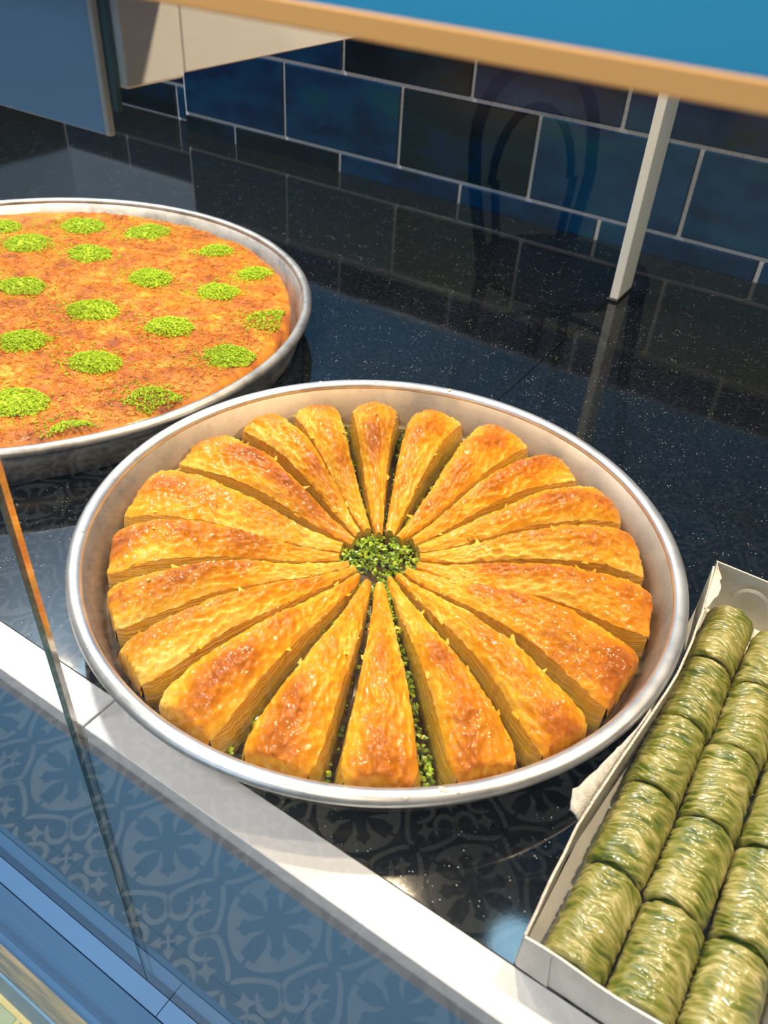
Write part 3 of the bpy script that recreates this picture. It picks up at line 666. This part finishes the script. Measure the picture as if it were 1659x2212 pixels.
for q, (x, y, s) in enumerate(PILES):
    rd = random.Random(50 + q); pts = []; x -= kx; y -= ky
    al = rd.uniform(0.2, 0.9); ca, sa = math.cos(al), math.sin(al)
    for k in range(900):
        if k < 680:
            rr = math.sqrt(rd.random()); a = rd.uniform(0, 6.283); h = 0.0080 * max(0, 1 - rr * rr) ** .8 * s
            u_, v_ = 0.0245 * s * rr * math.cos(a), 0.0200 * s * rr * math.sin(a)
        else:
            a = rd.uniform(0, 6.283); rr = abs(rd.gauss(0, .55)) + .7; h = 0; u_, v_ = 0.026 * s * rr * math.cos(a) - 0.006 * abs(rd.gauss(0, 1)) , 0.021 * s * rr * math.sin(a) * .9
        px, py = x + u_ * ca - v_ * sa, y + u_ * sa + v_ * ca
        if math.hypot(px, py) > KR - 0.004: continue
        pts.append((px, py, kz(px, py) + 0.0006 + h * rd.uniform(.75, 1.0)))
    dome = [(x, y, kz(x, y) + 0.0068 * s)]; df = []
    for m2 in range(1, 7):
        for k in range(26):
            a = 2 * math.pi * k / 26; rr = m2 / 6 * 0.90 * (1 + 0.30 * noise.noise(V((math.cos(a) * 1.6, math.sin(a) * 1.6, q * 7.1)))); u_, v_ = 0.0245 * s * rr * math.cos(a), 0.0200 * s * rr * math.sin(a)
            px, py = x + u_ * ca - v_ * sa, y + u_ * sa + v_ * ca; dome.append((px, py, kz(px, py) - 0.0004 + 0.0074 * s * max(0, 1 - (m2 / 6) ** 2) ** .9))
    for k in range(26):
        df.append((0, 1 + k, 1 + (k + 1) % 26))
        for m2 in range(5): df.append((1 + m2 * 26 + k, 27 + m2 * 26 + k, 27 + m2 * 26 + (k + 1) % 26, 1 + m2 * 26 + (k + 1) % 26))
    if math.hypot(x, y) > KR - 0.02: dome, df = [], []
    o = chips('pistachio_mound', pts, 0.00135, M['powder'], kf, 70 + q, (dome, df)); o['kind'] = 'stuff'

# ------------------------------------------------------------------ box of pistachio rolls
bx = empty('cardboard_box', (0.255, -0.04, 0.0003)); tag(bx, 'white cardboard box with a torn left wall holding green pistachio rolls', 'box')
BL = bx.location
def wallmesh(name, path, th, mat, top_mat, h0=0.0004, tors=0.0):
    # path: [(x, y, ztop, lean_x, lean_y)] centre line; extruded card wall of thickness th
    n = len(path); vs_ = []; fs = []; mi = []
    for i, (x, y, zt, lx, ly) in enumerate(path):
        a = path[max(i - 1, 0)]; b_ = path[min(i + 1, n - 1)]; t = V((b_[0] - a[0], b_[1] - a[1], 0)).normalized(); nx, ny = -t.y * th / 2, t.x * th / 2
        for sx in (-1, 1): vs_ += [(x + sx * nx - BL.x, y + sx * ny - BL.y, h0), (x + lx + sx * nx - BL.x, y + ly + sx * ny - BL.y, zt + tors * rd.uniform(-1, 1))]
    for i in range(n - 1):
        p, q = i * 4, (i + 1) * 4
        fs += [(p, q, q + 1, p + 1), (p + 2, p + 3, q + 3, q + 2), (p + 1, q + 1, q + 3, p + 3)]; mi += [0, 0, 1]
    fs += [(0, 1, 3, 2), ((n - 1) * 4, (n - 1) * 4 + 2, (n - 1) * 4 + 3, (n - 1) * 4 + 1)]; mi += [0, 0]
    o = link(name, vs_, fs, [mat, top_mat], bx); o.data.polygons.foreach_set('material_index', mi); return o
rd = random.Random(77)
key = [(-0.187, .2030, .0300), (-0.165, .2022, .0335), (-0.140, .2018, .0340), (-0.125, .2015, .0335), (-0.112, .2025, .0345), (-0.085, .2050, .0370), (-0.055, .2080, .0385), (-0.02, .2113, .0380), (0.0, .2125, .0385), (0.03, .2118, .0385), (0.06, .2095, .0385), (0.09, .2060, .0385), (0.108, .2032, .0385)]
path = []
for i in range(90):
    y = -0.187 + 0.295 * i / 89
    for a, b_ in zip(key[:-1], key[1:]):
        if a[0] <= y <= b_[0] + 1e-9:
            t = (y - a[0]) / (b_[0] - a[0]); x = a[1] + (b_[1] - a[1]) * t; z = a[2] + (b_[2] - a[2]) * t; break
    tear = 0.0010 * fbm((y * 130, 0, 3), 3) if y < 0.06 else 0
    path.append((x + 0.0004 * noise.noise(V((y * 60, 1, 1))), y, z + tear, 0, 0))
wallmesh('side_wall', path, 0.0013, M['card_grey'], M['torn'], tors=0.0003)
# torn outer ply peeled away towards the baklava tray
vs_ = []; fs = []; NF = 26
for i in range(NF + 1):
    t = i / NF; y = -0.122 + 0.085 * t; zb = 0.0335 + 0.004 * t; x = 0.2012 + 0.0075 * t
    ln = (0.0135 * (1 - t) ** 1.2 if t > .12 else 0.0135 * (.55 + t * 3.7)) + 0.0012 * fbm((t * 30, 2, 2), 3) * (1 - t)
    for m2 in range(4):
        u_ = m2 / 3; vs_.append((x - ln * u_ * 0.80 - BL.x, y + ln * u_ * 0.1 - BL.y, zb + ln * u_ * .40 + 0.0015 * math.sin(u_ * 3)))
for i in range(NF):
    for m2 in range(3): fs.append((i * 4 + m2, (i + 1) * 4 + m2, (i + 1) * 4 + m2 + 1, i * 4 + m2 + 1))
o = link('torn_flap', vs_, fs, M['torn'], bx, True); sm_ = o.modifiers.new('s', 'SOLIDIFY'); sm_.thickness = 0.0011; o['label'] = 'rough torn cardboard flap'
# rear left scrap of torn white lining
vs_ = []; fs = []
for i in range(13):
    t = i / 12; y = 0.062 + 0.050 * t; w_ = 0.007 * math.sin(math.pi * min(1, t * 1.0)) * (0.8 + 0.4 * noise.noise(V((t * 7, 4, 0)))) + 0.0008
    x = 0.2095 - 0.0055 * t
    vs_ += [(x - BL.x, y - BL.y, 0.0392), (x + w_ - BL.x, y - BL.y, 0.0382 + 0.001 * math.sin(t * 5))]
for i in range(12): fs.append((2 * i, 2 * i + 2, 2 * i + 3, 2 * i + 1))
o = link('torn_lining', vs_, fs, M['card'], bx); sm_ = o.modifiers.new('s', 'SOLIDIFY'); sm_.thickness = 0.0006; o['label'] = 'white scrap of torn lining'
wallmesh('back_wall', [(0.2032 + 0.105 * t / 10, 0.1085, 0.0385, 0, 0.006) for t in range(11)], 0.0013, M['card'], M['card'])
wallmesh('front_wall', [(0.2030 + 0.105 * t / 12, -0.1870, 0.0300 + (0.0012 * math.sin(t)), 0, -0.0008) for t in range(13)], 0.0012, M['card'], M['card'])
wallmesh('right_wall', [(0.3080, -0.186 + 0.294 * t / 8, 0.0385, 0, 0) for t in range(9)], 0.0012, M['card'], M['card'])
box('box_base', (0.203, -0.187, 0.0003), (0.308, 0.108, 0.0014), M['card'], bx)
# front corner tuck flap and the rounded thumb tab at the back
vs_ = [(0.2036, -0.1882, 0.0006), (0.2200, -0.1886, 0.0006), (0.2165, -0.1890, 0.0285), (0.2036, -0.1884, 0.0295)]
o = link('tuck_flap', [(x - BL.x, y - BL.y, z) for x, y, z in vs_], [(0, 1, 2, 3)], M['card'], bx); sm_ = o.modifiers.new('s', 'SOLIDIFY'); sm_.thickness = 0.0006
vs_ = []; fs = []
for i in range(17):
    a = math.pi * i / 16; vs_ += [(0.234 + 0.013 * math.cos(a) - BL.x, 0.1060 - BL.y, 0.020 + 0.014 * math.sin(a)), (0.234 + 0.011 * math.cos(a) - BL.x, 0.1052 - BL.y, 0.020 + 0.012 * math.sin(a))]
for i in range(16): fs.append((2 * i, 2 * i + 2, 2 * i + 3, 2 * i + 1))
o = link('thumb_tab', vs_, fs, M['card'], bx); sm_ = o.modifiers.new('s', 'SOLIDIFY'); sm_.thickness = 0.0006

def make_roll(x, y, L, R, seed, label, rz=0.0):
    rd = random.Random(seed); so = V((rd.uniform(-40, 40), rd.uniform(-40, 40), rd.uniform(-40, 40)))
    root = empty('pistachio_roll', (x, y, 0.0017 + R * 0.98), rz); tag(root, label, 'pastry roll', 'pistachio rolls in the cardboard box')
    NA, NY = 84, 120; vs_ = []; fs = []; ridge = []
    for i in range(NY + 1):
        t = i / NY; yy = (t - .5) * L
        for k in range(NA):
            a = 2 * math.pi * k / NA; c, s = math.cos(a), math.sin(a)
            warp = 0.0050 * noise.noise(V((c * 1.2, s * 1.2, yy * 40)) + so) + 0.0022 * math.sin(a + so.x)
            q = yy + warp
            n1 = 1 - abs(noise.noise(V((q * 360, c * 1.05, s * 1.05)) + so)) * 2; n2 = 1 - abs(noise.noise(V((q * 900 + 9, c * 2.0, s * 2.0)) - so)) * 2
            rg = 0.62 * n1 + 0.38 * n2
            rr = R * (1 + 0.035 * noise.noise(V((c * .9, s * .9, yy * 30)) + so)) + 0.0013 * (rg - .4)
            e = min(t, 1 - t)
            if e < 0.045: rr -= 0.0022 * (1 - e / 0.045) ** 2
            ye = yy + (0.0009 * noise.noise(V((c * 2.4, s * 2.4, t * 3)) + so) if (i < 3 or i > NY - 3) else 0)
            vs_.append((rr * c, ye, rr * s)); ridge.append(rg)
    for i in range(NY):
        for k in range(NA):
            k2 = (k + 1) % NA; fs.append((i * NA + k, i * NA + k2, (i + 1) * NA + k2, (i + 1) * NA + k))
    # folded-in end lips
    for e, i in ((0, 0), (1, NY)):
        b0 = len(vs_); sg = 1 if e == 0 else -1
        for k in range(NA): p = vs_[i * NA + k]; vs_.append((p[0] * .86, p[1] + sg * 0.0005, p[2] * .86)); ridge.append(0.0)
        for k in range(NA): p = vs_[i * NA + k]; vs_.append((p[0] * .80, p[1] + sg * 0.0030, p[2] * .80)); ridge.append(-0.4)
        for k in range(NA):
            k2 = (k + 1) % NA
            q1 = (i * NA + k, b0 + k, b0 + k2, i * NA + k2); q2 = (b0 + k, b0 + NA + k, b0 + NA + k2, b0 + k2)
            fs += [q1, q2] if e == 0 else [q1[::-1], q2[::-1]]
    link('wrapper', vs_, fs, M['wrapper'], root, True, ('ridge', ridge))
    for sg in (-1, 1):
        vs_ = []; fs = []
        b0 = len(vs_); vs_.append((0, sg * (L / 2 - 0.0010), 0)); nr = 5
        for j in range(1, nr + 1):
            for k in range(28):
                a = 2 * math.pi * k / 28; rr = R * .86 * j / nr; vs_.append((rr * math.cos(a), sg * (L / 2 - 0.0016 + 0.0012 * noise.noise(V((k, j * 3, sg)) * .7 + so)), rr * math.sin(a)))
        for k in range(28): fs.append((b0, b0 + 1 + k, b0 + 1 + (k + 1) % 28))
        for j in range(nr - 1):
            for k in range(28): fs.append((b0 + 1 + j * 28 + k, b0 + 1 + (j + 1) * 28 + k, b0 + 1 + (j + 1) * 28 + (k + 1) % 28, b0 + 1 + j * 28 + (k + 1) % 28))
        link('nut_filling', vs_, fs, M['filling'], root, True)
    return root
ORD = ['front', 'second', 'third', 'fourth', 'rear']
COLN = ['the column along the torn box wall', 'the middle column of the box', 'the right-hand column of the box']
ROWS = [(0.2268, [-.1590, -.1040, -.0495, .0045, .0600]), (0.2578, [-.1605, -.1060, -.0515, .0020, .0555]), (0.2892, [-.1600, -.1050, -.0500, .0045, .0580])]
rs = random.Random(4)
for c, (x, ys) in enumerate(ROWS):
    for i, y in enumerate(ys):
        nm = 'front most' if i == 0 else ('rear most' if i == 4 else ['', 'second', 'third', 'fourth'][i])
        make_roll(x + rs.uniform(-.0005, .0005), y, 0.0525, 0.0150, 300 + c * 10 + i, ('glossy green pistachio roll, %s from the front in %s' % (nm, COLN[c])) if 0 < i < 4 else 'glossy green pistachio roll at the %s end of %s' % ('front' if i == 0 else 'rear', COLN[c]), rs.uniform(-.03, .03))

# ------------------------------------------------------------------ bentwood chair on the customer side, seen mirrored in the front glass
chz = FZ; ch = empty('bentwood_chair', (-0.41, -1.86, chz), math.radians(35)); tag(ch, 'black bentwood cafe chair mirrored faintly in the glass before the tiles', 'chair')
SH = 0.52
lathe('seat', [(0.0005, SH - .02), (0.19, SH - .022), (0.205, SH - .01), (0.20, SH + .004), (0.17, SH + .002), (0.0005, SH - .004)], M['chair_wood'], ch, 48)
def arch(hw, top, y0, lean):
    P = [(-hw * .8, y0, SH - .02), (-hw, y0 - lean * .3, SH + .15)]
    for k in range(13):
        a = math.pi - math.pi * k / 12; P.append((hw * math.cos(a), y0 - lean * (.6 + .4 * math.sin(a)), top - .16 + .16 * math.sin(a)))
    P += [(hw, y0 - lean * .3, SH + .15), (hw * .8, y0, SH - .02)]; return P
# local +X is the facing direction: swap axes
def sw(P): return [(p[1], p[0], p[2]) for p in P]
v_, f_ = tube(sw(arch(.158, SH + .39, -.165, .06)), .015, 10); link('back_hoop', v_, f_, M['chair_wood'], ch, True)
v_, f_ = tube(sw(arch(.108, SH + .30, -.16, .05)), .010, 10); link('inner_hoop', v_, f_, M['chair_wood'], ch, True)
v_, f_ = tube([(.16 * math.cos(2 * math.pi * k / 28), .16 * math.sin(2 * math.pi * k / 28), SH - .19) for k in range(28)], .008, 8, True); link('leg_ring', v_, f_, M['chair_wood'], ch, True)
for sx, sy in ((1, 1), (1, -1), (-1, 1), (-1, -1)):
    v_, f_ = tube([(.13 * sx, .13 * sy, SH - .02), (.145 * sx, .145 * sy, .25), (.19 * sx, .175 * sy, 0.0)], [.017, .015, .011], 10); link('leg', v_, f_, M['chair_wood'], ch, True)
